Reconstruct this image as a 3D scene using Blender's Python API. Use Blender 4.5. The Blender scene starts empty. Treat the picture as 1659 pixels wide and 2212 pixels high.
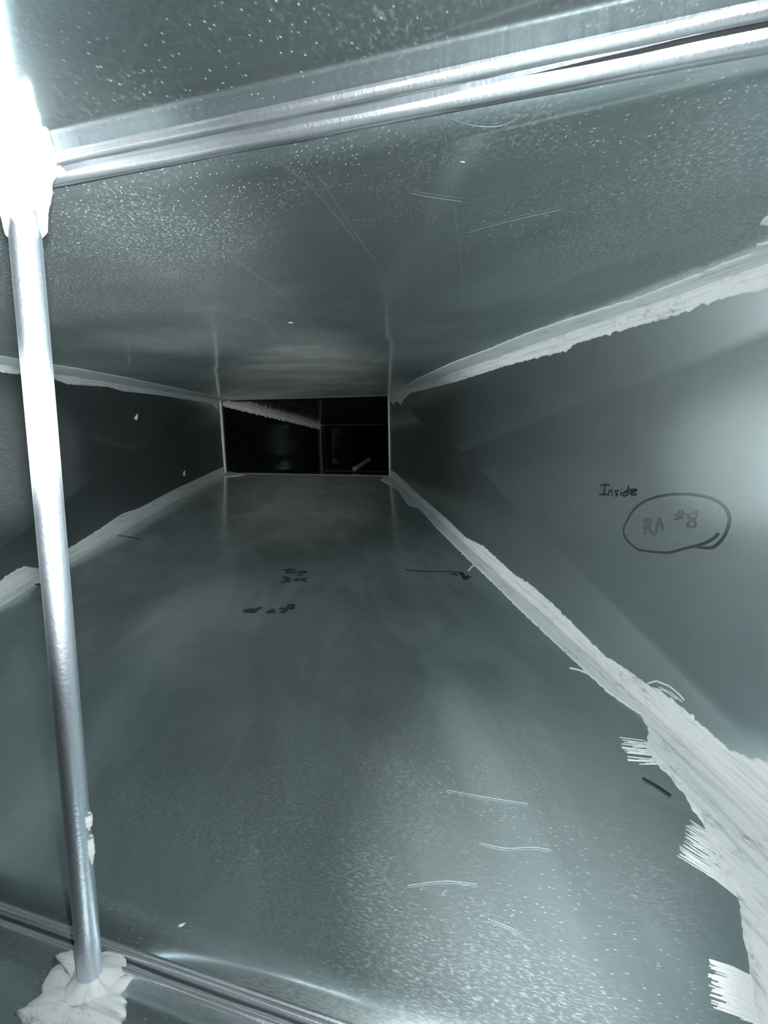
import bpy, math, random
from mathutils import Vector, Matrix, noise

# ------------------------------------------------------------------ camera
CAM = Vector((0.0, 0.0, 0.4403))
F_PX, W_PX, H_PX = 1150.0, 1659.0, 2212.0
YAW, PITCH, ROLL = math.radians(17.722), math.radians(-10.148), math.radians(-1.006)
fwd = Vector((-math.sin(YAW) * math.cos(PITCH), math.cos(YAW) * math.cos(PITCH), math.sin(PITCH)))
rt0 = Vector((math.cos(YAW), math.sin(YAW), 0.0))
up0 = rt0.cross(fwd)
RIGHT = rt0 * math.cos(ROLL) + up0 * math.sin(ROLL)
UP = -rt0 * math.sin(ROLL) + up0 * math.cos(ROLL)
FWD = fwd
scene = bpy.context.scene
col = scene.collection

cam_data = bpy.data.cameras.new('camera')
cam = bpy.data.objects.new('camera', cam_data)
col.objects.link(cam)
cam_data.sensor_fit = 'VERTICAL'
cam_data.sensor_height = 36.0
cam_data.lens = F_PX / H_PX * 36.0
cam_data.clip_start = 0.005
m3 = Matrix((RIGHT, UP, -FWD)).transposed()
cam.matrix_world = Matrix.Translation(CAM) @ m3.to_4x4()
scene.camera = cam

# ------------------------------------------------------------------ world, exposure
world = bpy.data.worlds.new('world')
scene.world = world
world.use_nodes = True
world.node_tree.nodes['Background'].inputs[0].default_value = (0.62, 0.75, 0.78, 1)
world.node_tree.nodes['Background'].inputs[1].default_value = 0.015
vs = scene.view_settings
vs.view_transform = 'Standard'
vs.look = 'None'
vs.gamma = 1.0
vs.use_curve_mapping = False
vs.exposure = 0.0


def ray(px, py):
    return FWD + RIGHT * ((px - W_PX / 2) / F_PX) - UP * ((py - H_PX / 2) / F_PX)


# ------------------------------------------------------------------ lights
def spot(name, loc, target, power, cone, blend, radius, colour):
    d = bpy.data.lights.new(name, 'SPOT')
    d.energy = power
    d.spot_size = math.radians(cone)
    d.spot_blend = blend
    d.shadow_soft_size = radius
    d.color = colour
    o = bpy.data.objects.new(name, d)
    col.objects.link(o)
    o.location = loc
    o.rotation_euler = (Vector(target) - Vector(loc)).to_track_quat('-Z', 'Y').to_euler()
    return o


COOL = (0.93, 0.99, 1.0)
# phone flash beside the lens: wide beam
spot('phone_flash', CAM + RIGHT * 0.02 + UP * 0.015, CAM + ray(980, 1290), 21.0, 136, 1.0, 0.006, COOL)
# added fill spots beside the lens: far seams, right wall highlight, floor glow
spot('fill_far_seams', CAM + RIGHT * 0.05 - UP * 0.03, CAM + ray(660, 948) * 3.0, 390.0, 25, 1.0, 0.01, (1.0, 0.99, 0.92))
spot('fill_right_wall', CAM + RIGHT * 0.05 - UP * 0.03, CAM + ray(1575, 968), 150.0, 16, 1.0, 0.01, COOL)
spot('fill_floor', CAM + RIGHT * 0.05 - UP * 0.03, CAM + ray(1070, 1850), 75.0, 36, 1.0, 0.01, COOL)
# added fill spots above the lens: rod, left seams and left wall glow
spot('fill_left', CAM + UP * 0.02, CAM + ray(170, 900), 86.0, 56, 1.0, 0.01, COOL)
spot('fill_left_wall', CAM + UP * 0.02, CAM + ray(-25, 965), 600.0, 16, 1.0, 0.01, COOL)
# work light by the left wall, out of the picture, shining across to the right wall
spot('work_light', (-1.29, 0.945, 0.34), (-0.08, 1.27, 0.27), 30.0, 92, 1.0, 0.02, COOL)

# ------------------------------------------------------------------ duct geometry (metres, floor at z = 0)
ZF, ZC = 0.0, 0.5941
S = -0.44017                      # sideways shift of the offset section per metre
XR0, XL0 = 0.51197, -0.92183      # walls of the offset section at y = 0
Y1, Y2, Y3 = 0.2850, 3.826, 6.468
AX = Vector((S, 1, 0)).normalized()
NL = Vector((1, -S, 0)).normalized()      # points to the right, perpendicular to the side walls
XA0, XA1 = XL0 + S * Y1, XR0 + S * Y1     # near straight section
XB0, XB1 = XL0 + S * Y2, XR0 + S * Y2     # joint 2
DX3, DZ3 = -0.314, -0.252                 # drift of the second section
XC0, XC1 = XB0 + DX3, XB1 + DX3


X_FLAT, X_SIDE = 0.026, 0.056            # how far the cross breaks push floor/ceiling and side panels outward


def brk(u, v):
    return max(0.0, 1 - max(abs(2 * u - 1), abs(2 * v - 1)))


def sheet_flat(P):
    """outward bow of the middle floor or ceiling sheet at P"""
    return X_FLAT * brk((P.y - Y1) / (Y2 - Y1), (P.x - XL0 - S * P.y) / (XR0 - XL0))


def sheet_side(P):
    return X_SIDE * brk((P.y - Y1) / (Y2 - Y1), P.z / ZC)


def on_z(px, py, z):
    d = ray(px, py)
    P = CAM + d * ((z - CAM.z) / d.z)
    sg = 1 if z > 0.2 else -1
    for _ in range(4):
        P = CAM + d * ((z + sg * sheet_flat(P) - CAM.z) / d.z)
    return P


def on_floor(px, py): return on_z(px, py, ZF)
def on_ceil(px, py): return on_z(px, py, ZC)


def on_wall(px, py, x0):
    d = ray(px, py)
    sg = 1 if x0 > 0 else -1
    P = CAM + d * (x0 * NL.x / d.dot(NL))
    for _ in range(4):
        P = CAM + d * ((x0 * NL.x + sg * sheet_side(P)) / d.dot(NL))
    return P


def on_right(px, py): return on_wall(px, py, XR0)
def on_left(px, py): return on_wall(px, py, XL0)


# ------------------------------------------------------------------ material helpers
def new_mat(name):
    m = bpy.data.materials.new(name)
    m.use_nodes = True
    nt = m.node_tree
    for n in list(nt.nodes):
        nt.nodes.remove(n)
    return m, nt


def node(nt, typ, **kw):
    n = nt.nodes.new(typ)
    for k, v in kw.items():
        if k.startswith('i_'):
            key = k[2:]
            key = int(key) if key.isdigit() else key.replace('_', ' ')
            n.inputs[key].default_value = v
        else:
            setattr(n, k, v)
    return n


def L(nt, a, b):
    nt.links.new(a, b)


def math_n(nt, op, a, b=None, clamp=False):
    n = nt.nodes.new('ShaderNodeMath')
    n.operation = op
    n.use_clamp = clamp
    for i, v in enumerate((a, b)):
        if v is None:
            continue
        if isinstance(v, (int, float)):
            n.inputs[i].default_value = v
        else:
            L(nt, v, n.inputs[i])
    return n.outputs[0]


def ramp(nt, sock, p0, p1, v0=0.0, v1=1.0):
    n = nt.nodes.new('ShaderNodeMapRange')
    n.interpolation_type = 'SMOOTHSTEP'
    n.inputs['From Min'].default_value = p0
    n.inputs['From Max'].default_value = p1
    n.inputs['To Min'].default_value = v0
    n.inputs['To Max'].default_value = v1
    L(nt, sock, n.inputs['Value'])
    return n.outputs['Result']


def noise_n(nt, vec, scale, detail=3.0, rough=0.55, dist=0.0):
    n = nt.nodes.new('ShaderNodeTexNoise')
    n.inputs['Scale'].default_value = scale
    n.inputs['Detail'].default_value = detail
    n.inputs['Roughness'].default_value = rough
    n.inputs['Distortion'].default_value = dist
    L(nt, vec, n.inputs['Vector'])
    return n.outputs['Fac']


def steel_mat(name, seed, gloss=0.12, rough=0.42, mix=0.40, tint=(0.54, 0.625, 0.63),
              speck=0.35, speck_scale=260.0, stretch=(1, 1, 1), smear=0.5, haze_film=0.038, grain=6.0, vary=0.15):
    """galvanised sheet: a polished skin over a hazier zinc layer, rolled streaks, dust specks and wipe marks (UV in metres)"""
    m, nt = new_mat(name)
    uv = node(nt, 'ShaderNodeUVMap')
    mp = node(nt, 'ShaderNodeMapping')
    mp.inputs['Location'].default_value = (seed * 3.1, seed * 1.7, 0)
    L(nt, uv.outputs[0], mp.inputs['Vector'])
    vec = mp.outputs[0]

    def mapped(sx, sy, rot=0.0):
        q = node(nt, 'ShaderNodeMapping')
        q.inputs['Scale'].default_value = (sx, sy, 1)
        q.inputs['Rotation'].default_value = (0, 0, rot)
        L(nt, vec, q.inputs['Vector'])
        return q.outputs[0]

    streak = noise_n(nt, mapped(*stretch[:2]), 340.0, 2.0, 0.6)
    streak_r = ramp(nt, streak, 0.35, 0.75)
    blotch = noise_n(nt, vec, 5.0, 4.0, 0.6, 1.2)
    wipe = noise_n(nt, mapped(0.7, 1.6, 0.5), 4.0, 2.0, 0.5, 1.0)
    wipe_r = ramp(nt, wipe, 0.40, 0.66)
    # dust and spangle specks
    vor = node(nt, 'ShaderNodeTexVoronoi')
    vor.inputs['Scale'].default_value = speck_scale
    L(nt, mapped(*stretch[:2]) if stretch[2] else vec, vor.inputs['Vector'])
    sp = ramp(nt, vor.outputs['Distance'], 0.06, 0.24, 1.0, 0.0)
    sel = node(nt, 'ShaderNodeSeparateColor')
    L(nt, vor.outputs['Color'], sel.inputs[0])
    sp = math_n(nt, 'MULTIPLY', sp, ramp(nt, sel.outputs[0], 0.50, 0.66))
    patch = ramp(nt, noise_n(nt, vec, 4.3, 3.0, 0.6), 0.36, 0.58)
    sp = math_n(nt, 'MULTIPLY', sp, patch)
    sp = math_n(nt, 'MULTIPLY', sp, speck, True)

    colr = node(nt, 'ShaderNodeMix', data_type='RGBA')
    colr.inputs['A'].default_value = (tint[0] * 0.80, tint[1] * 0.80, tint[2] * 0.80, 1)
    colr.inputs['B'].default_value = (tint[0] * 1.15, tint[1] * 1.15, tint[2] * 1.15, 1)
    L(nt, math_n(nt, 'ADD', math_n(nt, 'MULTIPLY', blotch, 0.6), math_n(nt, 'MULTIPLY', wipe_r, 0.6 * smear)), colr.inputs['Factor'])

    bump = node(nt, 'ShaderNodeBump')
    bump.inputs['Strength'].default_value = 0.10
    bump.inputs['Distance'].default_value = 0.0004
    L(nt, math_n(nt, 'ADD', streak, math_n(nt, 'MULTIPLY', sp, 0.8)), bump.inputs['Height'])

    pol = node(nt, 'ShaderNodeBsdfPrincipled')
    pol.inputs['Metallic'].default_value = 1.0
    L(nt, colr.outputs['Result'], pol.inputs['Base Color'])
    L(nt, ramp(nt, wipe, 0.3, 0.7, gloss * (1 - 0.4 * smear), gloss * (1 + 0.6 * smear)), pol.inputs['Roughness'])
    haze = node(nt, 'ShaderNodeBsdfPrincipled')
    haze.inputs['Metallic'].default_value = 1.0
    L(nt, colr.outputs['Result'], haze.inputs['Base Color'])
    L(nt, ramp(nt, streak_r, 0, 1, rough * (1 + vary), rough * (1 - vary)), haze.inputs['Roughness'])
    L(nt, bump.outputs[0], haze.inputs['Normal'])
    mx = node(nt, 'ShaderNodeMixShader')
    f = math_n(nt, 'ADD', math_n(nt, 'MULTIPLY', wipe_r, smear * 0.35), mix - smear * 0.15, True)
    L(nt, f, mx.inputs[0])
    L(nt, pol.outputs[0], mx.inputs[1])
    L(nt, haze.outputs[0], mx.inputs[2])
    dust = node(nt, 'ShaderNodeBsdfDiffuse')
    dust.inputs['Color'].default_value = (0.70, 0.78, 0.79, 1)
    dust.inputs['Roughness'].default_value = 0.6
    mx2 = node(nt, 'ShaderNodeMixShader')
    fleck = ramp(nt, noise_n(nt, mapped(*stretch[:2]), 300.0, 3.0, 0.7, 0.6), 0.48, 0.74)
    worn = ramp(nt, noise_n(nt, mapped(1, 1, 1.1), 3.0, 3.0, 0.6), 0.35, 0.65)
    film = math_n(nt, 'ADD', math_n(nt, 'MULTIPLY', streak_r, 0.4), math_n(nt, 'MULTIPLY', math_n(nt, 'MULTIPLY', fleck, worn), grain))
    film = math_n(nt, 'MULTIPLY', math_n(nt, 'ADD', film, 0.65), haze_film)
    L(nt, math_n(nt, 'ADD', film, sp, True), mx2.inputs[0])
    L(nt, mx.outputs[0], mx2.inputs[1])
    L(nt, dust.outputs[0], mx2.inputs[2])
    out = node(nt, 'ShaderNodeOutputMaterial')
    L(nt, mx2.outputs[0], out.inputs[0])
    return m


def sealant_mat(name, base=(0.64, 0.655, 0.645), dark=(0.22, 0.235, 0.27), su=5.0, sv=140.0):
    m, nt = new_mat(name)
    uv = node(nt, 'ShaderNodeUVMap')
    q = node(nt, 'ShaderNodeMapping')
    q.inputs['Scale'].default_value = (su, sv, 1)
    L(nt, uv.outputs[0], q.inputs['Vector'])
    streak = noise_n(nt, q.outputs[0], 1.0, 4.0, 0.6, 0.4)
    lump = noise_n(nt, uv.outputs[0], 60.0, 3.0, 0.6)
    region = ramp(nt, noise_n(nt, uv.outputs[0], 9.0, 2.0, 0.5), 0.42, 0.60)
    q2 = node(nt, 'ShaderNodeMapping')
    q2.inputs['Scale'].default_value = (45.0, 110.0, 1)
    L(nt, uv.outputs[0], q2.inputs['Vector'])
    thin = math_n(nt, 'MULTIPLY', ramp(nt, noise_n(nt, q2.outputs[0], 1.0, 4.0, 0.7, 0.8), 0.50, 0.72), region)
    c = node(nt, 'ShaderNodeMix', data_type='RGBA')
    c.inputs['A'].default_value = (*base, 1)
    c.inputs['B'].default_value = (*dark, 1)
    fac = math_n(nt, 'ADD', ramp(nt, streak, 0.48, 0.75, 0.0, 0.5), math_n(nt, 'MULTIPLY', thin, 0.5), True)
    L(nt, fac, c.inputs['Factor'])
    b = node(nt, 'ShaderNodeBump')
    b.inputs['Strength'].default_value = 0.6
    b.inputs['Distance'].default_value = 0.0015
    L(nt, math_n(nt, 'SUBTRACT', math_n(nt, 'ADD', streak, math_n(nt, 'MULTIPLY', lump, 0.5)), thin), b.inputs['Height'])
    p = node(nt, 'ShaderNodeBsdfPrincipled')
    p.inputs['Roughness'].default_value = 0.55
    p.inputs['Specular IOR Level'].default_value = 0.35
    L(nt, c.outputs['Result'], p.inputs['Base Color'])
    L(nt, b.outputs[0], p.inputs['Normal'])
    out = node(nt, 'ShaderNodeOutputMaterial')
    L(nt, p.outputs[0], out.inputs[0])
    return m


def plain_mat(name, colour, rough=0.5, metallic=0.0, bump_scale=200.0, bump=0.15, sx=1.0, sy=1.0):
    m, nt = new_mat(name)
    tc = node(nt, 'ShaderNodeTexCoord')
    q = node(nt, 'ShaderNodeMapping')
    q.inputs['Scale'].default_value = (sx, sy, 1)
    L(nt, tc.outputs['Object'], q.inputs['Vector'])
    nz = noise_n(nt, q.outputs[0], bump_scale, 3.0, 0.6)
    c = node(nt, 'ShaderNodeMix', data_type='RGBA')
    c.inputs['A'].default_value = tuple(v * 0.85 for v in colour) + (1,)
    c.inputs['B'].default_value = tuple(min(1, v * 1.12) for v in colour) + (1,)
    L(nt, nz, c.inputs['Factor'])
    b = node(nt, 'ShaderNodeBump')
    b.inputs['Strength'].default_value = bump
    b.inputs['Distance'].default_value = 0.0006
    L(nt, nz, b.inputs['Height'])
    p = node(nt, 'ShaderNodeBsdfPrincipled')
    p.inputs['Metallic'].default_value = metallic
    p.inputs['Roughness'].default_value = rough
    if rough > 0.85:
        p.inputs['Specular IOR Level'].default_value = 0.08
    L(nt, c.outputs['Result'], p.inputs['Base Color'])
    L(nt, b.outputs[0], p.inputs['Normal'])
    out = node(nt, 'ShaderNodeOutputMaterial')
    L(nt, p.outputs[0], out.inputs[0])
    return m


M_CEIL = steel_mat('steel_ceiling', 1, smear=0.14, speck=0.55, speck_scale=300.0, stretch=(0.75, 1.25, 1))
M_FLOOR = steel_mat('steel_floor', 2, gloss=0.17, grain=3.2, haze_film=0.045, speck=0.2, speck_scale=220.0, stretch=(1.9, 0.55, 1), smear=0.28)
M_WALL = steel_mat('steel_wall', 3, speck=0.05, stretch=(0.10, 1.0, 0), smear=0.05, mix=0.55, gloss=0.16, rough=0.36, haze_film=0.028, grain=0.8, vary=0.03, tint=(0.54, 0.625, 0.63))
M_FAR = steel_mat('steel_far_shaded', 4, speck=0.02, stretch=(1, 1, 0), haze_film=0.003, tint=(0.20, 0.23, 0.24), rough=0.35, mix=0.1)  # duct steel tinted darker, the shade of the far depth put into its colour
M_SEAL = sealant_mat('duct_sealant')
M_LIPS = plain_mat('flange_steel', (0.82, 0.86, 0.90), 0.37, 0.92, 420.0, 0.35, 1.0, 0.2)
M_TUBE = plain_mat('conduit_steel', (0.70, 0.76, 0.83), 0.42, 1.0, 330.0, 0.45, 1.0, 1.0)
M_GASKET = plain_mat('gasket_rubber', (0.035, 0.035, 0.04), 0.8, 0.0, 300.0, 0.4)
M_INK = plain_mat('marker_ink', (0.02, 0.024, 0.03), 0.9, 0.0, 150.0, 0.0)
M_INK2 = plain_mat('faded_marker_ink', (0.09, 0.10, 0.11), 0.9, 0.0, 150.0, 0.0)
M_INK3 = plain_mat('thin_marker_ink', (0.045, 0.05, 0.06), 0.9, 0.0, 150.0, 0.0)
M_SCR = plain_mat('bright_scratch', (0.34, 0.39, 0.40), 0.6, 0.7, 150.0, 0.0)
M_SHADED_LIPS = plain_mat('shaded_flange_steel', (0.10, 0.11, 0.11), 0.6, 0.5, 80.0, 0.1)  # flange steel darkened so the last joint looks dim in the depth
M_BAR = plain_mat('dull_bar', (0.12, 0.13, 0.13), 0.6, 0.0, 60.0, 0.1)


# ------------------------------------------------------------------ object helpers
def mesh_obj(name, verts, faces, mat, parent=None, uvs=None, smooth=True):
    me = bpy.data.meshes.new(name)
    me.from_pydata([tuple(v) for v in verts], [], faces)
    if uvs is not None:
        lay = me.uv_layers.new(name='UVMap')
        vi = [0] * len(me.loops)
        me.loops.foreach_get('vertex_index', vi)
        flat = []
        for i in vi:
            flat += [uvs[i][0], uvs[i][1]]
        lay.data.foreach_set('uv', flat)
    me.materials.append(mat)
    if smooth:
        me.polygons.foreach_set('use_smooth', [True] * len(me.polygons))
    me.update()
    o = bpy.data.objects.new(name, me)
    col.objects.link(o)
    if parent:
        o.parent = parent
    return o


def tag(o, label, cat, group=None, kind=None):
    o['label'] = label
    if cat:
        o['category'] = cat
    if group:
        o['group'] = group
    if kind:
        o['kind'] = kind
    return o


def empty(name, loc=(0, 0, 0)):
    e = bpy.data.objects.new(name, None)
    e.empty_display_size = 0.02
    col.objects.link(e)
    return e


def nz(x, y=0.0, z=0.0):
    return noise.noise(Vector((x, y, z)))


# ------------------------------------------------------------------ sheet panels with cross breaks
def panel(name, A, B, C, D, out, depth, mat, seed, can=0.0010, n=80, label='', cat=''):
    """A,B along the duct at one edge; D,C along it at the other. Centre pushed out by `depth` along `out` (an X of creases)."""
    A, B, C, D, out = map(Vector, (A, B, C, D, out))
    lu = ((B - A).length + (C - D).length) / 2
    lv = ((D - A).length + (C - B).length) / 2
    verts, uvs, faces = [], [], []
    for j in range(n + 1):
        v = j / n
        for i in range(n + 1):
            u = i / n
            P = (A * (1 - u) + B * u) * (1 - v) + (D * (1 - u) + C * u) * v
            h = 1 - max(abs(2 * u - 1), abs(2 * v - 1))
            edge = min(1.0, 6 * min(u, 1 - u, v, 1 - v))
            w = nz(u * lu * 1.7 + seed * 7.3, v * lv * 3.2, seed) * can * edge
            verts.append(P + out * (depth * h + w))
            uvs.append((u * lu, v * lv))
    for j in range(n):
        for i in range(n):
            a, b, c, d = j * (n + 1) + i, j * (n + 1) + i + 1, (j + 1) * (n + 1) + i + 1, (j + 1) * (n + 1) + i
            if (i < n / 2) == (j < n / 2):
                faces += [(a, b, c), (a, c, d)]
            else:
                faces += [(a, b, d), (b, c, d)]
    # face the inside of the duct
    nrm = (verts[1] - verts[0]).cross(verts[n + 1] - verts[0])
    if nrm.dot(out) > 0:
        faces = [tuple(reversed(f)) for f in faces]
    o = mesh_obj(name, verts, faces, mat, None, uvs)
    sm = o.modifiers.new('gauge', 'SOLIDIFY')
    sm.thickness = 0.0012
    sm.offset = -1.0
    tag(o, label, cat, None, 'structure')
    return o


def V(x, y, z): return Vector((x, y, z))


G = 0.004       # gap left at each joint for the gasket
XW = lambda x0, y: x0 + S * y
# main offset section
y0, y1 = Y1 + G, Y2 - G
ceil_main = panel('ceiling', V(XW(XL0, y0), y0, ZC), V(XW(XL0, y1), y1, ZC), V(XW(XR0, y1), y1, ZC), V(XW(XR0, y0), y0, ZC),
                  (0, 0, 1), X_FLAT, M_CEIL, 1, label='scratched galvanised steel duct ceiling of the long middle section', cat='duct ceiling')
floor_main = panel('floor', V(XW(XL0, y0), y0, ZF), V(XW(XL0, y1), y1, ZF), V(XW(XR0, y1), y1, ZF), V(XW(XR0, y0), y0, ZF),
                   (0, 0, -1), X_FLAT, M_FLOOR, 2, label='wipe-marked galvanised steel duct floor of the long middle section', cat='duct floor')
wall_r = panel('wall_right', V(XW(XR0, y0), y0, ZF), V(XW(XR0, y1), y1, ZF), V(XW(XR0, y1), y1, ZC), V(XW(XR0, y0), y0, ZC),
               NL, X_SIDE, M_WALL, 3, label='steel duct wall on the right with diagonal creases and marker writing', cat='duct wall')
wall_l = panel('wall_left', V(XW(XL0, y0), y0, ZF), V(XW(XL0, y1), y1, ZF), V(XW(XL0, y1), y1, ZC), V(XW(XL0, y0), y0, ZC),
               -NL, X_SIDE, M_WALL, 4, label='steel duct wall on the left with diagonal creases behind the rod', cat='duct wall')
# near straight section around the camera
yb, ye = -1.1, Y1 - G
panel('ceiling', V(XA0, yb, ZC), V(XA0, ye, ZC), V(XA1, ye, ZC), V(XA1, yb, ZC), (0, 0, 1), 0.006, M_CEIL, 5, n=32,
      label='speckled steel duct ceiling above the bright near joint', cat='duct ceiling')
panel('floor', V(XA0, yb, ZF), V(XA0, ye, ZF), V(XA1, ye, ZF), V(XA1, yb, ZF), (0, 0, -1), 0.006, M_FLOOR, 6, n=32,
      label='steel duct floor in front of the near joint, under the rod', cat='duct floor')
panel('wall_right', V(XA1, yb, ZF), V(XA1, ye, ZF), V(XA1, ye, ZC), V(XA1, yb, ZC), (1, 0, 0), 0.006, M_WALL, 7, n=32,
      label='right steel duct wall nearest the viewer, outside the picture', cat='duct wall')
panel('wall_left', V(XA0, yb, ZF), V(XA0, ye, ZF), V(XA0, ye, ZC), V(XA0, yb, ZC), (-1, 0, 0), 0.006, M_WALL, 8, n=32,
      label='left steel duct wall nearest the viewer, outside the picture', cat='duct wall')
# second section, dipping away into the dark
y0, y1 = Y2 + G, Y3 - G
zf3, zc3 = ZF + DZ3, ZC + DZ3
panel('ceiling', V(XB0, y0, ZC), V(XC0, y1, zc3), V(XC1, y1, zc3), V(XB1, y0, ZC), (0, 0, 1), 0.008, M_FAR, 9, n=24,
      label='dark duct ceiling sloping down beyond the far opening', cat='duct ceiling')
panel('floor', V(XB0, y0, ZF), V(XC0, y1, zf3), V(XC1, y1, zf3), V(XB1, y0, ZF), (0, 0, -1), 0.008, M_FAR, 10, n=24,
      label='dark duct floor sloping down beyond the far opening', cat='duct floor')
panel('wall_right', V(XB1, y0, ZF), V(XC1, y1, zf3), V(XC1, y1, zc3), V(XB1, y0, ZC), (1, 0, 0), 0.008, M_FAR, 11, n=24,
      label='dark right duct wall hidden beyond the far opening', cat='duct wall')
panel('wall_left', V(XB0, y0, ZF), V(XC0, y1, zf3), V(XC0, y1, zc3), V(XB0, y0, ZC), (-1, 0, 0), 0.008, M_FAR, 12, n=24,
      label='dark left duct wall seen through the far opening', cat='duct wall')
# third section, a dim run closed by an added slanted wall
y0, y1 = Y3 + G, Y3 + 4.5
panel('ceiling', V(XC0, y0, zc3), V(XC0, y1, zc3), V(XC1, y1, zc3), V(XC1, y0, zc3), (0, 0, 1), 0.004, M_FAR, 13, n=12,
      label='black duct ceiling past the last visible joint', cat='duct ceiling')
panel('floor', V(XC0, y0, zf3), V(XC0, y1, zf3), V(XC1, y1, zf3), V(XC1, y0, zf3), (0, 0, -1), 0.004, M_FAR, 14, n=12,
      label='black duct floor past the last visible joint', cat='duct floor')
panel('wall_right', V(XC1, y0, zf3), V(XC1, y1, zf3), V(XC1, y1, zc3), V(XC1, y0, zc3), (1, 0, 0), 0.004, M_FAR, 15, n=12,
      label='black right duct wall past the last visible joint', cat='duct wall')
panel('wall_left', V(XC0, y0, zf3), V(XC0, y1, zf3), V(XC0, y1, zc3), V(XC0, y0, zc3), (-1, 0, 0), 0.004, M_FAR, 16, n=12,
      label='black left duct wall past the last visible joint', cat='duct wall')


o_end = panel('wall_light_block', V(XC0, y1, zf3), V(XC1, y1 - 1.2, zf3), V(XC1, y1 - 1.2, zc3), V(XC0, y1, zc3), (0, 1, 0), 0.004, M_FAR, 17, n=8,  # added to keep world light out, slanted to turn beams aside
              label='added light-blocking wall across the end of the duct run', cat='duct wall')


# ------------------------------------------------------------------ joint rings
def sweep(name, a, b, along, inward, prof, mat, parent, taper=None, n=60, wob=0.0006, seed=0):
    """prof: list of (offset along duct, height into the duct); swept from a to b"""
    a, b, along, inward = map(Vector, (a, b, along, inward))
    verts, faces = [], []
    k = len(prof(0.5)) if callable(prof) else len(prof)
    for i in range(n + 1):
        t = i / n
        P = a.lerp(b, t)
        tp = taper(t) if taper else 1.0
        for (dy, dh) in (prof(t) if callable(prof) else prof):
            w = nz(t * 34, dy * 900, seed) * wob
            verts.append(P + along * (dy * tp + w * 0.6) + inward * (dh + w))
    for i in range(n):
        for j in range(k - 1):
            q = i * k + j
            faces.append((q, q + k, q + k + 1, q + 1))
    e1 = verts[k] - verts[0]
    mid = k // 2
    # orient towards the inside
    nrm = (verts[k + mid] - verts[mid]).cross(verts[mid + 1] - verts[mid])
    if nrm.dot(inward) < 0:
        faces = [tuple(reversed(f)) for f in faces]
    faces.append(tuple(range(k)))
    faces.append(tuple(reversed(range(n * k, n * k + k))))
    return mesh_obj(name, verts, faces, mat, parent)


def arc(y, r, h0, hmul=1.0, n=10):
    return [(y - r * math.cos(math.pi * i / n), h0 + r * hmul * math.sin(math.pi * i / n)) for i in range(n + 1)]


def joint_ring(y, x0, x1, z0, z1, label, taper_c=None, scale=1.0, lip=None, narrow=False):
    M_LIP = lip or M_LIPS
    root = empty('duct_joint')
    tag(root, label, 'duct joint')
    sides = [((x0, y, z1), (x1, y, z1), (0, 0, -1), taper_c), ((x0, y, z0), (x1, y, z0), (0, 0, 1), None),
             ((x0, y, z0), (x0, y, z1), (1, 0, 0), None), ((x1, y, z0), (x1, y, z1), (-1, 0, 0), None)]
    s = scale
    for i, (a, b, inw, tp) in enumerate(sides):
        Yv = (0, 1, 0)
        s = scale if tp or not narrow else scale * 0.6
        gap = (lambda t: 0.0095 * min(1, max(0, (t - 0.68) / 0.10))) if tp else (lambda t: 0.0055)
        near = lambda t: ([(-0.0185 * s, -0.002), (-0.0175 * s, 0.0004)] + arc(-0.0125 * s, 0.0040 * s, 0.0006, 0.8) +
                          [(-0.0080 * s, 0.0009), ((0.0024 - gap(t)) * s, 0.0004), ((0.0026 - gap(t)) * s, -0.005)])
        sweep('near_lip', a, b, Yv, inw, near, M_LIP, root, None, n=140, seed=i)
        sweep('gasket', a, b, Yv, inw, [(-0.0072 * s, -0.010), (-0.0070 * s, -0.0012), (-0.002, -0.0008), (0.0030 * s, -0.0010), (0.0032 * s, -0.010)],
              M_GASKET, root, None, seed=i + 5)
        sweep('far_lip', a, b, Yv, inw, [(0.0024 * s, -0.005), (0.0026 * s, 0.0002)] + arc(0.0070 * s, 0.0040 * s, 0.0006, 0.8) +
              [(0.0115 * s, -0.002)], M_LIP, root, None, seed=i + 9)
        sweep('cover_strip', a, b, Yv, inw, [(0.0120 * s, -0.002), (0.0122 * s, 0.0007), (0.0140 * s, 0.0012), (0.0175 * s, 0.0010), (0.0180 * s, -0.002)],
              M_LIP, root, None, seed=i + 13)
    return root


joint_ring(Y1, XA0, XA1, ZF, ZC, 'bright steel flange joint crossing the near ceiling and floor by the rod',
           lambda t: 1.0, narrow=True)
joint_ring(Y2, XB0, XB1, ZF, ZC, 'thin pale joint framing the dark far opening')
joint_ring(Y3, XC0, XC1, zf3, zc3, 'faint last joint deep in the dark duct', lip=M_SHADED_LIPS)


# ------------------------------------------------------------------ sealant along the seams
def interp(tbl, x):
    if x <= tbl[0][0]: return tbl[0][1]
    for (a, va), (b, vb) in zip(tbl, tbl[1:]):
        if x <= b:
            return va + (vb - va) * (x - a) / (b - a)
    return tbl[-1][1]


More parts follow.
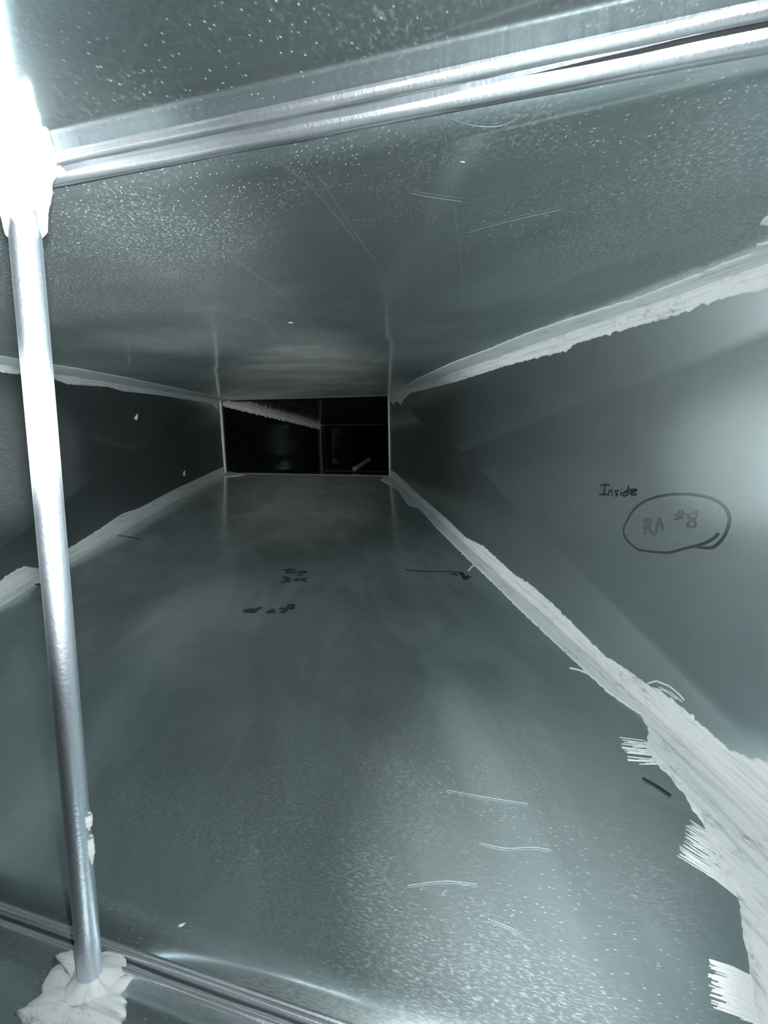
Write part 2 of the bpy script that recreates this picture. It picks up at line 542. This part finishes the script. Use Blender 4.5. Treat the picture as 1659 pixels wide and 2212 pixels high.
def seam(name, label, x0, z, hpts, wpts, seed, t_end, t_start, rag=0.16, inward_h=None):
    """hpts: edge of the smear on floor or ceiling, wpts: edge on the wall (points seen in the photograph laid on those surfaces)"""
    inw = -NL if x0 > 0 else NL
    vert = V(0, 0, 1) if z == ZF else V(0, 0, -1)
    base = V(x0, 0, z)
    ht, wt = [], []
    for (px, py) in hpts:
        P = on_z(px, py, z) - base
        ht.append((P.dot(AX), max(0.003, P.dot(inw))))
    for (px, py) in wpts:
        P = on_wall(px, py, x0) - base
        wt.append((P.dot(AX), max(0.003, P.dot(vert))))
    ht.sort(); wt.sort()
    n = 420
    K = 9
    verts, uvs, faces = [], [], []
    for i in range(n + 1):
        f = i / n
        t = t_start * (t_end / t_start) ** f if t_start > 0.05 else t_start + (t_end - t_start) * f ** 1.6
        a, b = interp(ht, t), interp(wt, t)
        fr = 55.0
        ra, rb = min(rag * a, 0.0035), min(rag * b, 0.0035)
        a += ra * (nz(t * fr, seed) + 0.7 * nz(t * fr * 2.3, seed + 4))
        b += rb * (nz(t * fr, seed + 9) + 0.7 * nz(t * fr * 2.3, seed + 14))
        C = base + AX * t
        ring = []
        ring.append((C + inw * a - vert * 0.002, -a))
        for j in range(K):
            k = 1 - j / K
            th = 0.0006 + 0.0020 * math.sqrt(max(0, 1 - k)) + 0.0013 * nz(k * 11, t * 7, seed)
            th = max(0.0003, th)
            ring.append((C + inw * max(a * k, th) + vert * th, -a * k))
        for j in range(K + 1):
            k = j / K
            th = 0.0006 + 0.0020 * math.sqrt(max(0, 1 - k)) + 0.0013 * nz(k * 11 + 31, t * 7, seed)
            th = max(0.0003, th)
            ring.append((C + vert * max(b * k, th) + inw * th, b * k))
        ring.append((C + vert * b - inw * 0.002, b))
        for P, vv in ring:
            P = P - vert * (sheet_flat(P) * min(1, max(0, -vv) / 0.01)) - inw * (sheet_side(P) * min(1, max(0, vv) / 0.01))
            verts.append(P); uvs.append((t, vv))
    R = 2 * K + 3
    for i in range(n):
        for j in range(R - 1):
            q = i * R + j
            faces.append((q, q + 1, q + R + 1, q + R))
    c = R // 2 - 2
    nrm = (verts[c + 1] - verts[c]).cross(verts[c + R] - verts[c])
    if nrm.dot(vert) < 0:
        faces = [tuple(reversed(f)) for f in faces]
    o = mesh_obj(name, verts, faces, M_SEAL, None, uvs)
    return tag(o, label, 'sealant', 'sealant brushed along the duct seams')


T2 = Y2 / AX.y
seam('seam_sealant', 'white sealant brushed along the upper right corner of the duct', XR0, ZC,
     [(850, 848), (900, 818), (980, 781), (1050, 755), (1130, 722), (1210, 694), (1290, 668), (1370, 645), (1474, 604), (1561, 569), (1622, 547), (1636, 527), (1659, 521), (1850, 455)],
     [(845, 868), (880, 851), (980, 826), (1045, 806), (1090, 791), (1180, 768), (1222, 759), (1245, 742), (1370, 706), (1460, 682), (1537, 651), (1617, 633), (1659, 624), (1850, 572)],
     1, T2, 0.36)
seam('seam_sealant', 'wide white sealant smear along the lower right corner of the duct', XR0, ZF,
     [(836, 1042), (860, 1060), (882, 1092), (905, 1098), (945, 1143), (1025, 1222), (1065, 1260), (1130, 1325), (1205, 1395), (1295, 1480), (1337, 1514), (1380, 1541), (1400, 1572),
      (1400, 1620), (1430, 1662), (1473, 1708), (1500, 1755), (1524, 1790), (1598, 1958), (1606, 2012), (1618, 2090), (1637, 2207)],
     [(852, 1020), (895, 1060), (970, 1125), (1005, 1160), (1045, 1180), (1110, 1240), (1150, 1265), (1200, 1310), (1260, 1370), (1306, 1416), (1345, 1440), (1400, 1479),
      (1454, 1510), (1500, 1553), (1555, 1600), (1579, 1623), (1625, 1635), (1659, 1650), (1850, 1760)],
     2, T2, 0.34, 0.10)
seam('seam_sealant', 'pale sealant brushed along the upper left corner of the duct', XL0, ZC,
     [(474, 858), (439, 850), (354, 832), (270, 814), (189, 799), (108, 786), (0, 768), (-120, 748)],
     [(472, 873), (439, 869), (354, 855), (304, 849), (263, 845), (236, 836), (189, 833), (145, 830), (111, 816), (0, 804), (-120, 790)],
     3, T2, 0.45)
seam('seam_sealant', 'pale sealant brushed along the lower left corner of the duct', XL0, ZF,
     [(488, 1026), (388, 1077), (304, 1126), (148, 1219), (0, 1311), (-120, 1385)],
     [(478, 1011), (422, 1036), (371, 1060), (304, 1096), (263, 1110), (216, 1142), (162, 1176), (138, 1190), (81, 1227), (51, 1223), (24, 1237), (0, 1254), (-120, 1325)],
     4, T2, 0.45)


# ------------------------------------------------------------------ flat smears (outline on a surface, real thickness)
def smear(name, outline, normal, label, cat='sealant', thick=0.0016, group=None, rag=0.0015, seed=0, ang=0.0, mat=None, parent=None):
    """outline: points lying on one surface, wound either way; builds a thin slab with a slightly domed, brushed top"""
    pts = []
    m = len(outline)
    for i in range(m):
        a, b = outline[i], outline[(i + 1) % m]
        n = max(2, int((b - a).length / 0.004))
        n = min(n, 14)
        for j in range(n):
            pts.append(a.lerp(b, j / n))
    normal = Vector(normal).normalized()
    c = sum(pts, Vector()) / len(pts)
    tan = Vector((1, 0, 0)) if abs(normal.x) < 0.6 else Vector((0, 1, 0))
    tan = (tan - normal * tan.dot(normal)).normalized()
    bit = normal.cross(tan)
    verts, uvs, faces = [], [], []
    rings = [(1.0, -0.002), (1.0, 0.25), (0.93, 0.75), (0.7, 1.0), (0.4, 1.1), (0.15, 1.1)]
    N = len(pts)
    for ri, (sc, h) in enumerate(rings):
        for i, p in enumerate(pts):
            d = p - c
            w = rag * nz(i * 0.9, seed, 3.3) / max(1e-6, d.length)
            q = c + d * (sc * (1 + w))
            hh = h * thick if h > 0 else -0.002
            if h > 0.5:
                hh += thick * 0.5 * nz(q.x * 160, q.y * 160, q.z * 160 + seed)
            verts.append(q + normal * hh)
            uvs.append((d.dot(tan) * sc * math.cos(ang) + d.dot(bit) * sc * math.sin(ang),
                        -d.dot(tan) * sc * math.sin(ang) + d.dot(bit) * sc * math.cos(ang)))
    for ri in range(len(rings) - 1):
        for i in range(N):
            a, b = ri * N + i, ri * N + (i + 1) % N
            faces.append((a, b, b + N, a + N))
    faces.append(tuple(range((len(rings) - 1) * N, len(rings) * N)))
    nrm = Vector()
    for i in range(N):
        nrm += (pts[i] - c).cross(pts[(i + 1) % N] - c)
    if nrm.dot(normal) < 0:
        faces = [tuple(reversed(f)) for f in faces]
    o = mesh_obj(name, verts, faces, mat or M_SEAL, parent, uvs)
    if label:
        tag(o, label, cat, group)
    return o


def strokes(name, on, specs, normal, label, thick=0.0006, parent=None, mat=None, cat='sealant'):
    """brush bristle marks: each spec is (list of px points, width in px at start, width at end)"""
    verts, faces, uvs = [], [], []
    normal = Vector(normal).normalized()
    for pts, w0, w1 in specs:
        P = [on(*q) for q in pts]
        # resample
        Q = []
        for a, b in zip(P, P[1:]):
            for j in range(4):
                Q.append(a.lerp(b, j / 4))
        Q.append(P[-1])
        dist = (P[0] - CAM).length / F_PX
        base = len(verts)
        for i, p in enumerate(Q):
            t = i / (len(Q) - 1)
            d = (Q[min(i + 1, len(Q) - 1)] - Q[max(i - 1, 0)]).normalized()
            sdir = normal.cross(d).normalized()
            w = (w0 + (w1 - w0) * t) * dist * 0.5 * (1 + 0.2 * nz(i * 1.3, base))
            for (k, h) in ((-1, -0.0015), (-0.8, thick * 0.6), (0, thick), (0.8, thick * 0.6), (1, -0.0015)):
                verts.append(p + sdir * w * k + normal * h)
                uvs.append((t * 0.05, k * 0.002))
        for i in range(len(Q) - 1):
            for j in range(4):
                q = base + i * 5 + j
                faces.append((q, q + 5, q + 6, q + 1))
        faces.append(tuple(base + j for j in range(5)))
        e = base + (len(Q) - 1) * 5
        faces.append(tuple(e + 4 - j for j in range(5)))
    o = mesh_obj(name, verts, faces, mat or M_SEAL, parent, uvs)
    if label:
        tag(o, label, cat)
    return o


UPV, DNV = V(0, 0, 1), V(0, 0, -1)
# vertical pale bands of the far opening
def band(name, x, inw, w0, w1, label):
    verts, uvs, faces = [], [], []
    n = 60
    for i in range(n + 1):
        z = ZF + (ZC - ZF) * i / n
        a = w0 * (1 + 0.25 * nz(z * 40, x)); b = w1 * (1 + 0.25 * nz(z * 40, x + 5))
        prof = [(-a, -0.003), (-a, 0.003), (-a * 0.5, 0.0075), (0, 0.0085), (b * 0.5, 0.0075), (b, 0.003), (b, -0.003)]
        for dy, h in prof:
            verts.append(V(x, Y2 + dy, z) + inw * h + V(S * min(dy, 0), 0, 0))
            uvs.append((z, dy))
    for i in range(n):
        for j in range(6):
            q = i * 7 + j
            faces.append((q, q + 1, q + 8, q + 7))
    nrm = (verts[4] - verts[3]).cross(verts[10] - verts[3])
    if nrm.dot(inw) < 0:
        faces = [tuple(reversed(f)) for f in faces]
    return tag(mesh_obj(name, verts, faces, M_SEAL, None, uvs), label, 'sealant')


band('joint_sealant', XB0, V(1, 0, 0), 0.030, 0.012, 'pale upright sealant band on the left edge of the dark far opening')
band('joint_sealant', XB1, V(-1, 0, 0), 0.020, 0.010, 'thin upright sealant band on the right edge of the dark far opening')

# seam of the second section, upper left
def far_seam():
    verts, uvs, faces = [], [], []
    n = 160
    for i in range(n + 1):
        f = i / n
        y = Y2 + 0.02 + (Y3 - Y2 - 0.04) * f
        g = (y - Y2) / (Y3 - Y2)
        C = V(XB0 + DX3 * g, y, ZC + DZ3 * g)
        a = 0.05 * (1 - 0.2 * f) * (1 + 0.25 * nz(y * 20, 1))
        b = 0.045 * (1 + 0.15 * f) * (1 + 0.30 * nz(y * 20, 7))
        for P in (C + V(a, 0, 0.006), C + V(a, 0, -0.004), C + V(a * 0.5, 0, -0.006), C + V(0.008, 0, -0.009), C + V(0.006, 0, -b * 0.5), C + V(0.004, 0, -b), C + V(-0.006, 0, -b)):
            verts.append(P); uvs.append((y, (P - C).x - (P - C).z))
    for i in range(n):
        for j in range(6):
            q = i * 7 + j
            faces.append((q, q + 1, q + 8, q + 7))
    nrm = (verts[3] - verts[2]).cross(verts[9] - verts[2])
    if nrm.z > 0:
        faces = [tuple(reversed(f)) for f in faces]
    return tag(mesh_obj('seam_sealant', verts, faces, M_SEAL, None, uvs), 'grey sealant line receding into the dark behind the far opening',
               'sealant', 'sealant brushed along the duct seams')


far_seam()

# corner daubs at the far opening
def px_poly(on, pts): return [on(*p) for p in pts]


smear('corner_sealant', px_poly(on_right, [(846, 852), (872, 845), (886, 850), (872, 862), (866, 874), (856, 866), (848, 876)]), -NL,
      'drooping sealant daub at the upper right corner of the far opening', seed=1, thick=0.004, rag=0.006)
smear('corner_sealant', px_poly(on_left, [(452, 866), (470, 862), (474, 874), (470, 884), (462, 876)]), NL,
      'pale sealant daub at the upper left corner of the far opening', seed=2, thick=0.004, rag=0.006)
smear('corner_sealant', px_poly(on_floor, [(478, 1022), (500, 1019), (530, 1026), (502, 1030), (484, 1030)]), UPV,
      'flat sealant daub on the floor at the lower left far corner', seed=3, thick=0.004, rag=0.008)
smear('corner_sealant', px_poly(on_floor, [(820, 1036), (836, 1030), (846, 1036), (856, 1052), (838, 1046)]), UPV,
      'ragged sealant daub on the floor at the lower right far corner', seed=4, thick=0.004, rag=0.008)

# ------------------------------------------------------------------ tie rod
ROD_B = V(-0.2580 * 1.3, 0.2017 * 1.3, ZF)
ROD_T = on_ceil(40, 346)
ROD_R = 0.0088


def tube(name, a, b, r, mat, parent, seg=28, n=40, wob=0.0):
    a, b = Vector(a), Vector(b)
    d = (b - a).normalized()
    u = d.orthogonal().normalized(); w = d.cross(u)
    verts, faces = [], []
    for i in range(n + 1):
        P = a.lerp(b, i / n)
        for j in range(seg):
            an = 2 * math.pi * j / seg
            rr = r * (1 + wob * nz(i * 0.7, j))
            verts.append(P + u * (rr * math.cos(an)) + w * (rr * math.sin(an)))
    for i in range(n):
        for j in range(seg):
            p, q = i * seg + j, i * seg + (j + 1) % seg
            faces.append((p, q, q + seg, p + seg))
    faces.append(tuple(reversed(range(seg))))
    faces.append(tuple(range(n * seg, n * seg + seg)))
    return mesh_obj(name, verts, faces, mat, parent)


rod = empty('tie_rod')
tag(rod, 'shiny upright steel conduit tie rod on the left, floor to ceiling', 'rod')
tube('tube', ROD_B, ROD_T, ROD_R, M_TUBE, rod)


def rod_at(py):
    # height on the rod that appears at image row py
    best = None
    for i in range(400):
        P = ROD_B.lerp(ROD_T, i / 399) - CAM
        y = H_PX / 2 - F_PX * P.dot(UP) / P.dot(FWD)
        if best is None or abs(y - py) < best[0]:
            best = (abs(y - py), i / 399)
    return ROD_B.lerp(ROD_T, best[1])


def drip(p_hi, p_lo, side, r):
    a, b = rod_at(p_hi), rod_at(p_lo)
    d = (a - b).normalized()
    out = (RIGHT - d * RIGHT.dot(d)).normalized()
    back = d.cross(out)
    verts, faces = [], []
    n = 12
    for i in range(n + 1):
        t = i / n
        P = a.lerp(b, t) + out * (ROD_R * 0.92)
        e = r * (0.35 + 0.9 * math.sin(math.pi * min(1, t * 0.8 + 0.25)) ** 0.6) * (1 + 0.35 * nz(i * 0.8, p_hi))
        for (o_, k_) in ((-0.4, -1), (0.5, -0.9), (1.0, -0.3), (1.0, 0.3), (0.5, 0.9), (-0.4, 1)):
            verts.append(P + out * e * o_ + back * e * 0.9 * k_)
    for i in range(n):
        for j in range(5):
            q = i * 6 + j
            faces.append((q, q + 1, q + 7, q + 6))
    faces.append(tuple(range(6)))
    faces.append(tuple(reversed(range(n * 6, n * 6 + 6))))
    o = mesh_obj('sealant_drip', verts, faces, M_SEAL, rod, [(0, 0)] * len(verts))
    return o


drip(1758, 1792, 1, 0.0028)
drip(1808, 1868, 1, 0.0026)

# sealant collar at the rod's top: ceiling splat plus a sleeve hanging down the tube
top = empty('rod_sealant')
tag(top, 'blown-out white sealant splat where the rod meets the ceiling', 'sealant')
smear('splat', px_poly(on_ceil, [(-60, 300), (-30, 250), (0, 222), (18, 236), (34, 262), (50, 282), (72, 288), (92, 298), (118, 318), (104, 322), (122, 334), (112, 344), (128, 352), (120, 362),
                                 (104, 368), (94, 376), (86, 382), (80, 396), (40, 402), (6, 400), (-20, 380), (-70, 372), (-50, 340)]), DNV, None,
      thick=0.006, rag=0.003, seed=11, parent=top)


def sleeve(a, lengths, r0, r1, parent, name='collar'):
    verts, faces, uvs = [], [], []
    seg, n = 40, 14
    for i in range(n + 1):
        t = i / n
        for j in range(seg):
            an = 2 * math.pi * j / seg
            ln = lengths * (0.72 + 0.45 * nz(math.cos(an) * 2.2, math.sin(an) * 2.2, 2.2) + 0.2 * nz(j * 1.9, 4.0))
            rr = r0 + (r1 - r0) * t ** 0.5
            rr *= 1 + 0.14 * nz(math.cos(an) * 3, math.sin(an) * 3, t * 5)
            if i == n:
                rr = ROD_R * 0.98
            verts.append(V(a.x + rr * math.cos(an), a.y + rr * math.sin(an), a.z - ln * t))
            uvs.append((t * 0.03, an * 0.01))
    for i in range(n):
        for j in range(seg):
            p, q = i * seg + j, i * seg + (j + 1) % seg
            faces.append((p, p + seg, q + seg, q))
    faces.append(tuple(range(seg)))
    return mesh_obj(name, verts, faces, M_SEAL, parent, uvs)


sleeve(ROD_T + V(0, 0, 0.0), 0.042, 0.024, 0.0112, top)

bot = empty('rod_sealant')
tag(bot, 'flaky white sealant pad around the foot of the rod', 'sealant')
smear('splat', px_poly(on_floor, [(168, 2050), (140, 2058), (118, 2068), (132, 2080), (108, 2098), (96, 2120), (88, 2148), (58, 2172), (30, 2190), (46, 2206), (60, 2240), (120, 2262), (200, 2270),
                                  (262, 2250), (264, 2200), (276, 2192), (266, 2172), (274, 2165), (262, 2148), (276, 2128), (284, 2112), (262, 2112), (268, 2102), (246, 2106), (238, 2092), (218, 2094), (196, 2088)]),
      UPV, None, thick=0.0035, rag=0.003, seed=12, parent=bot)
def mound(a, r, h, parent):
    verts, faces, uvs = [], [], []
    seg, n = 36, 8
    for i in range(n + 1):
        t = i / n
        for j in range(seg):
            an = 2 * math.pi * j / seg
            rr = (r * (1 - t) ** 1.3 + ROD_R * 0.97) * (1 + 0.28 * (1 - t) * nz(math.cos(an) * 2.4, math.sin(an) * 2.4, t * 2))
            verts.append(V(a.x + rr * math.cos(an), a.y + rr * math.sin(an), a.z + h * t ** 1.1))
            uvs.append((rr, an * 0.01))
    for i in range(n):
        for j in range(seg):
            p, q = i * seg + j, i * seg + (j + 1) % seg
            faces.append((p, q, q + seg, p + seg))
    return mesh_obj('collar', verts, faces, M_SEAL, parent, uvs)


mound(ROD_B + V(0, 0, 0.001), 0.016, 0.010, bot)

# ------------------------------------------------------------------ brush marks and strings by the lower right seam
rnd = random.Random(4)


def fan(a0, a1, b0, b1, n, curve=0.0, w0=3, w1=5):
    out = []
    for i in range(n):
        t = (i + rnd.uniform(-0.5, 0.5)) / (n - 1)
        k = rnd.uniform(0.0, 0.5) if i % 4 else 0.0
        p = (a0[0] + (a1[0] - a0[0]) * t, a0[1] + (a1[1] - a0[1]) * t)
        q = (b0[0] + (b1[0] - b0[0]) * t, b0[1] + (b1[1] - b0[1]) * t)
        p = (p[0] + (q[0] - p[0]) * k, p[1] + (q[1] - p[1]) * k)
        p = (p[0] + rnd.uniform(-5, 5), p[1] + rnd.uniform(-4, 4))
        mid = ((p[0] + q[0]) / 2 + curve * 6 + rnd.uniform(-2, 2), (p[1] + q[1]) / 2 - curve * 8)
        out.append(([p, mid, q], w0 * rnd.uniform(0.4, 1.1), w1 * rnd.uniform(0.6, 1.1)))
    return out


strokes('brush_smear', on_floor, fan((1342, 1594), (1352, 1640), (1430, 1622), (1450, 1668), 30, 1.0, 1.6, 5), UPV,
        'short feathered sealant brush mark on the floor, upper of three')
strokes('brush_smear', on_floor, fan((1490, 1775), (1464, 1848), (1568, 1838), (1615, 1955), 70, 0.6, 1.6, 5), UPV,
        'broad feathered sealant brush mark on the floor, middle of three')
strokes('brush_smear', on_floor, fan((1530, 2072), (1540, 2175), (1625, 2110), (1660, 2225), 74, 0.4, 2, 6), UPV,
        'feathered sealant brush mark at the bottom right of the floor')
strokes('sealant_strand', on_floor, [([(1230, 1443), (1250, 1447), (1274, 1457), (1290, 1470)], 2.0, 7.0)], UPV,
        'thin curved white sealant strand on the floor beside the seam', 0.002)
strokes('sealant_strand', on_right, [([(1400, 1476), (1418, 1471), (1446, 1482), (1468, 1500), (1478, 1512)], 4, 1.6), ([(1410, 1486), (1436, 1492), (1462, 1510)], 3, 1.2),
                                     ([(1424, 1484), (1450, 1496), (1474, 1516)], 2, 1)], -NL,
        'looped white sealant strands on the right wall above the seam', 0.0015)
strokes('sealant_strand', on_floor, [([(1012, 1233), (1020, 1224), (1030, 1219)], 3.0, 9.0)], UPV,
        'small hooked sealant tail on the floor near the black pencil line', 0.002)
smear('ceiling_daub', px_poly(on_ceil, [(1640, 484), (1652, 470), (1680, 455), (1720, 450), (1712, 478), (1672, 488)]), DNV,
      'small white sealant daub on the ceiling at the right edge', seed=21)


# ------------------------------------------------------------------ marker writing (flat ink on the sheets)
def ink(name, on, lines, normal, parent, label, mat=M_INK, h=0.0011):
    verts, faces = [], []
    normal = Vector(normal).normalized()
    for pts, w in lines:
        P = [on(*q) for q in pts]
        if len(P) > 2:      # Catmull-Rom
            Q = []
            for i in range(len(P) - 1):
                p0, p1, p2, p3 = P[max(i - 1, 0)], P[i], P[i + 1], P[min(i + 2, len(P) - 1)]
                for j in range(5):
                    t = j / 5
                    Q.append(0.5 * ((2 * p1) + (p2 - p0) * t + (2 * p0 - 5 * p1 + 4 * p2 - p3) * t * t + (3 * p1 - p0 - 3 * p2 + p3) * t ** 3))
            Q.append(P[-1])
        else:
            Q = P
        base = len(verts)
        for i, p in enumerate(Q):
            d = (Q[min(i + 1, len(Q) - 1)] - Q[max(i - 1, 0)])
            d = d.normalized() if d.length > 1e-9 else V(0, 0, 1)
            sd = normal.cross(d).normalized() * (w * 0.5)
            verts += [p + sd + normal * h, p - sd + normal * h, p + sd * 0.9 + normal * (h + 0.0002), p - sd * 0.9 + normal * (h + 0.0002)]
        for i in range(len(Q) - 1):
            q = base + i * 4
            faces += [(q + 2, q + 3, q + 7, q + 6), (q, q + 2, q + 6, q + 4), (q + 3, q + 1, q + 5, q + 7)]
    o = mesh_obj(name, verts, faces, mat, parent)
    o['label'] = label
    return o


def zz(x0, y0, s, pts, w):   # crop pixel -> photograph pixel
    return ([(x0 + a / s, y0 + b / s) for a, b in pts], w)


A = lambda pts, w: zz(1270, 1020, 4.74, pts, w)
ink('handwriting', on_right, [
    A([(135, 135), (175, 127), (225, 132)], 0.0030), A([(178, 130), (172, 180), (165, 228)], 0.0036), A([(122, 226), (170, 230), (210, 228)], 0.0030),
    A([(215, 240), (220, 200), (240, 185), (252, 205), (250, 240)], 0.0030),
    A([(320, 188), (285, 192), (290, 215), (310, 225), (285, 245)], 0.0030), A([(345, 200), (342, 240)], 0.0030), A([(350, 178), (356, 172)], 0.0030),
    A([(400, 205), (370, 210), (368, 240), (400, 236), (412, 200), (420, 140)], 0.0030), A([(412, 190), (410, 240)], 0.0030),
    A([(430, 215), (470, 205), (505, 180), (470, 180), (440, 205), (450, 230), (500, 226)], 0.0030),
    A([(385, 195), (430, 180), (470, 178)], 0.0030)],
    -NL, wall_r, 'small black marker word reading Inside')
ink('handwriting', on_right, [
    A([(1340, 625), (1290, 675), (1210, 720), (1120, 752), (1000, 780), (860, 818), (780, 824), (640, 812), (530, 795), (460, 750), (400, 690), (368, 620), (375, 560), (415, 480),
       (460, 400), (520, 340), (600, 290), (720, 250), (860, 228), (980, 224), (1120, 235), (1240, 262), (1330, 300), (1400, 355), (1440, 420), (1452, 480), (1435, 570), (1400, 650),
       (1350, 715), (1290, 765), (1210, 775), (1120, 765)], 0.0036)],
    -NL, wall_r, 'black marker oval drawn round the letters', M_INK3)
ink('handwriting', on_right, [
    A([(590, 480), (588, 560), (584, 640)], 0.006), A([(565, 500), (610, 478), (640, 495), (630, 545), (570, 575)], 0.004), A([(610, 570), (640, 600), (652, 628)], 0.004),
    A([(662, 622), (690, 634)], 0.005),
    A([(700, 622), (712, 545), (732, 475), (752, 540), (770, 598)], 0.0045), A([(700, 548), (768, 536)], 0.004),
    A([(938, 390), (922, 490)], 0.0018), A([(972, 384), (952, 484)], 0.0018), A([(888, 440), (990, 422)], 0.0028), A([(886, 480), (972, 462)], 0.0028),
    A([(1115, 395), (1070, 425), (1020, 440), (1040, 470), (1090, 505), (1100, 545), (1060, 562), (1020, 545), (1040, 510), (1090, 475), (1112, 430), (1115, 395)], 0.0030)],
    -NL, wall_r, 'faded marker letters reading R.A #8', M_INK2)

B = lambda pts, w: zz(500, 1210, 7.54, pts, w)
ink('handwriting', on_floor, [
    B([(830, 165), (900, 160), (960, 150), (1040, 170)], 0.010), B([(870, 210), (960, 205), (1060, 215)], 0.012), B([(900, 165), (930, 190), (900, 215)], 0.010),
    B([(1090, 205), (1130, 185), (1210, 195), (1160, 210), (1100, 205)], 0.009), B([(1070, 240), (1120, 250), (1150, 240)], 0.008),
    B([(820, 285), (880, 282), (930, 295), (870, 320), (940, 335), (880, 352), (790, 358)], 0.010),
    B([(1010, 325), (1100, 318), (1240, 300)], 0.010), B([(1040, 310), (1060, 340)], 0.012), B([(1100, 310), (1160, 330), (1215, 360)], 0.010)],
    UPV, floor_main, 'two short lines of blurred black marker on the floor')
ink('handwriting', on_floor, [
    B([(185, 830), (250, 815), (330, 800)], 0.010), B([(200, 850), (280, 845), (350, 850), (390, 815), (430, 790), (500, 770)], 0.010), B([(260, 845), (330, 800), (380, 820)], 0.009),
    B([(600, 845), (650, 815), (700, 805)], 0.009), B([(570, 850), (640, 850), (720, 840)], 0.010), B([(640, 840), (670, 820)], 0.012),
    B([(770, 795), (850, 785)], 0.010), B([(820, 860), (880, 800), (985, 735)], 0.012), B([(905, 750), (985, 735), (965, 800)], 0.014)],
    UPV, floor_main, 'row of blurred black marker scrawl ending in an arrow')
Cc = lambda pts, w: zz(850, 1200, 7.9, pts, w)
ink('handwriting', on_floor, [
    Cc([(205, 248), (500, 270), (760, 278), (900, 275), (1020, 285), (1140, 288), (1170, 300)], 0.006), Cc([(1150, 290), (1190, 350), (1230, 415)], 0.012),
    Cc([(990, 322), (1040, 322), (1095, 338)], 0.009), Cc([(1230, 350), (1325, 366)], 0.007), Cc([(1250, 375), (1310, 382)], 0.007)],
    UPV, floor_main, 'thin black marker line with a hooked end on the floor')
ink('marker_dash', on_floor, [([(1388, 1682), (1418, 1699), (1449, 1720)], 0.0045)], UPV, floor_main, 'short black marker dash by the wide smear')
ink('marker_dash', on_floor, [([(254, 1157), (280, 1160), (306, 1166)], 0.006)], UPV, floor_main, 'thin black marker dash by the left seam')
ink('marker_dash', on_floor, [([(72, 1262), (96, 1265)], 0.005)], UPV, floor_main, 'tiny marker dash beside the rod')

# ------------------------------------------------------------------ long scratches
def scratch(on, pts, w, normal, parent):
    o = ink('scratch', on, [(pts, w * 0.6)], normal, parent, 'fine bright scratch', M_SCR, 0.0010)
    return o


for pts, w in [([(955, 250), (970, 360), (995, 560), (1000, 650)], 0.0004), ([(975, 252), (1020, 266), (1075, 268), (1115, 252), (1140, 222)], 0.0003),
               ([(885, 414), (940, 424), (998, 432)], 0.0004), ([(600, 345), (680, 410), (770, 520)], 0.0003), ([(690, 380), (760, 490), (810, 560)], 0.0003),
               ([(510, 562), (590, 620), (650, 670)], 0.0004), ([(1010, 500), (1100, 475), (1210, 450)], 0.0003), ([(560, 735), (620, 752), (665, 778)], 0.0006),
               ([(840, 600), (846, 700), (842, 790)], 0.0005)]:
    scratch(on_ceil, pts, w, DNV, ceil_main)
for pts, w in [([(845, 1490), (800, 1650), (780, 1745)], 0.0008), ([(965, 1708), (1040, 1722), (1140, 1738)], 0.0006), ([(1035, 1822), (1090, 1834), (1150, 1832), (1190, 1838)], 0.0006),
               ([(722, 1910), (690, 2030), (655, 2140)], 0.0009), ([(880, 1915), (960, 1905), (1030, 1912)], 0.0005), ([(700, 1360), (660, 1430), (640, 1500)], 0.0008),
               ([(1060, 1990), (1110, 2010), (1140, 2035)], 0.0005)]:
    scratch(on_floor, pts, w * 0.3, UPV, floor_main)

# ------------------------------------------------------------------ crumbs
def crumb(P, normal, r, label, seed, stretch=1.0):
    normal = Vector(normal).normalized()
    tan = normal.orthogonal().normalized(); bit = normal.cross(tan)
    verts, faces = [], []
    seg, n = 10, 5
    for i in range(n + 1):
        t = i / n
        for j in range(seg):
            an = 2 * math.pi * j / seg
            rr = r * math.cos(t * math.pi / 2 * 0.96) * (1 + 0.4 * nz(math.cos(an) * 1.7, math.sin(an) * 1.7 + seed, t * 2))
            verts.append(P + tan * rr * math.cos(an) * stretch + bit * rr * math.sin(an) + normal * (r * 0.7 * math.sin(t * math.pi / 2) - 0.001))
    for i in range(n):
        for j in range(seg):
            p, q = i * seg + j, i * seg + (j + 1) % seg
            faces.append((p, q, q + seg, p + seg))
    faces.append(tuple(range(n * seg, n * seg + seg)))
    o = mesh_obj('sealant_crumb', verts, faces, M_SEAL, None, [(0, 0)] * len(verts))
    return tag(o, label, 'crumb', 'stray sealant crumbs')


crumb(on_left(295, 900), NL, 0.010, 'small pale crumb high on the dark left wall', 1, 2.2)
crumb(on_left(398, 1023), NL, 0.011, 'small pale crumb low on the left wall above the seam', 2, 2.2)
crumb(on_z(497, 1008, ZF), UPV, 0.028, 'round pale lump inside the lower left far corner', 3)
crumb(on_ceil(1000, 350), DNV, 0.0018, 'tiny tan speck on the scratched ceiling', 4, 1.6)
crumb(on_ceil(900, 254), DNV, 0.0016, 'tiny cream speck just under the ceiling joint', 5, 1.3)
crumb(on_ceil(628, 697), DNV, 0.003, 'small white speck far along the ceiling', 6, 2.0)
crumb(on_right(1495, 1550), -NL, 0.005, 'white crumb on the right wall above the wide smear', 7)
crumb(on_floor(392, 1998), UPV, 0.0022, 'tiny white crumb on the floor behind the near joint', 8, 2.0)

# fallen bar deep in the duct
P0, P1 = CAM + ray(764, 1014) * 5.9, CAM + ray(801, 990) * 6.3
tag(tube('fallen_bar', P0, P1, 0.026, M_BAR, None, 16, 6, 0.12), 'dim grey bar slanting up in the black depth of the duct', 'bar')
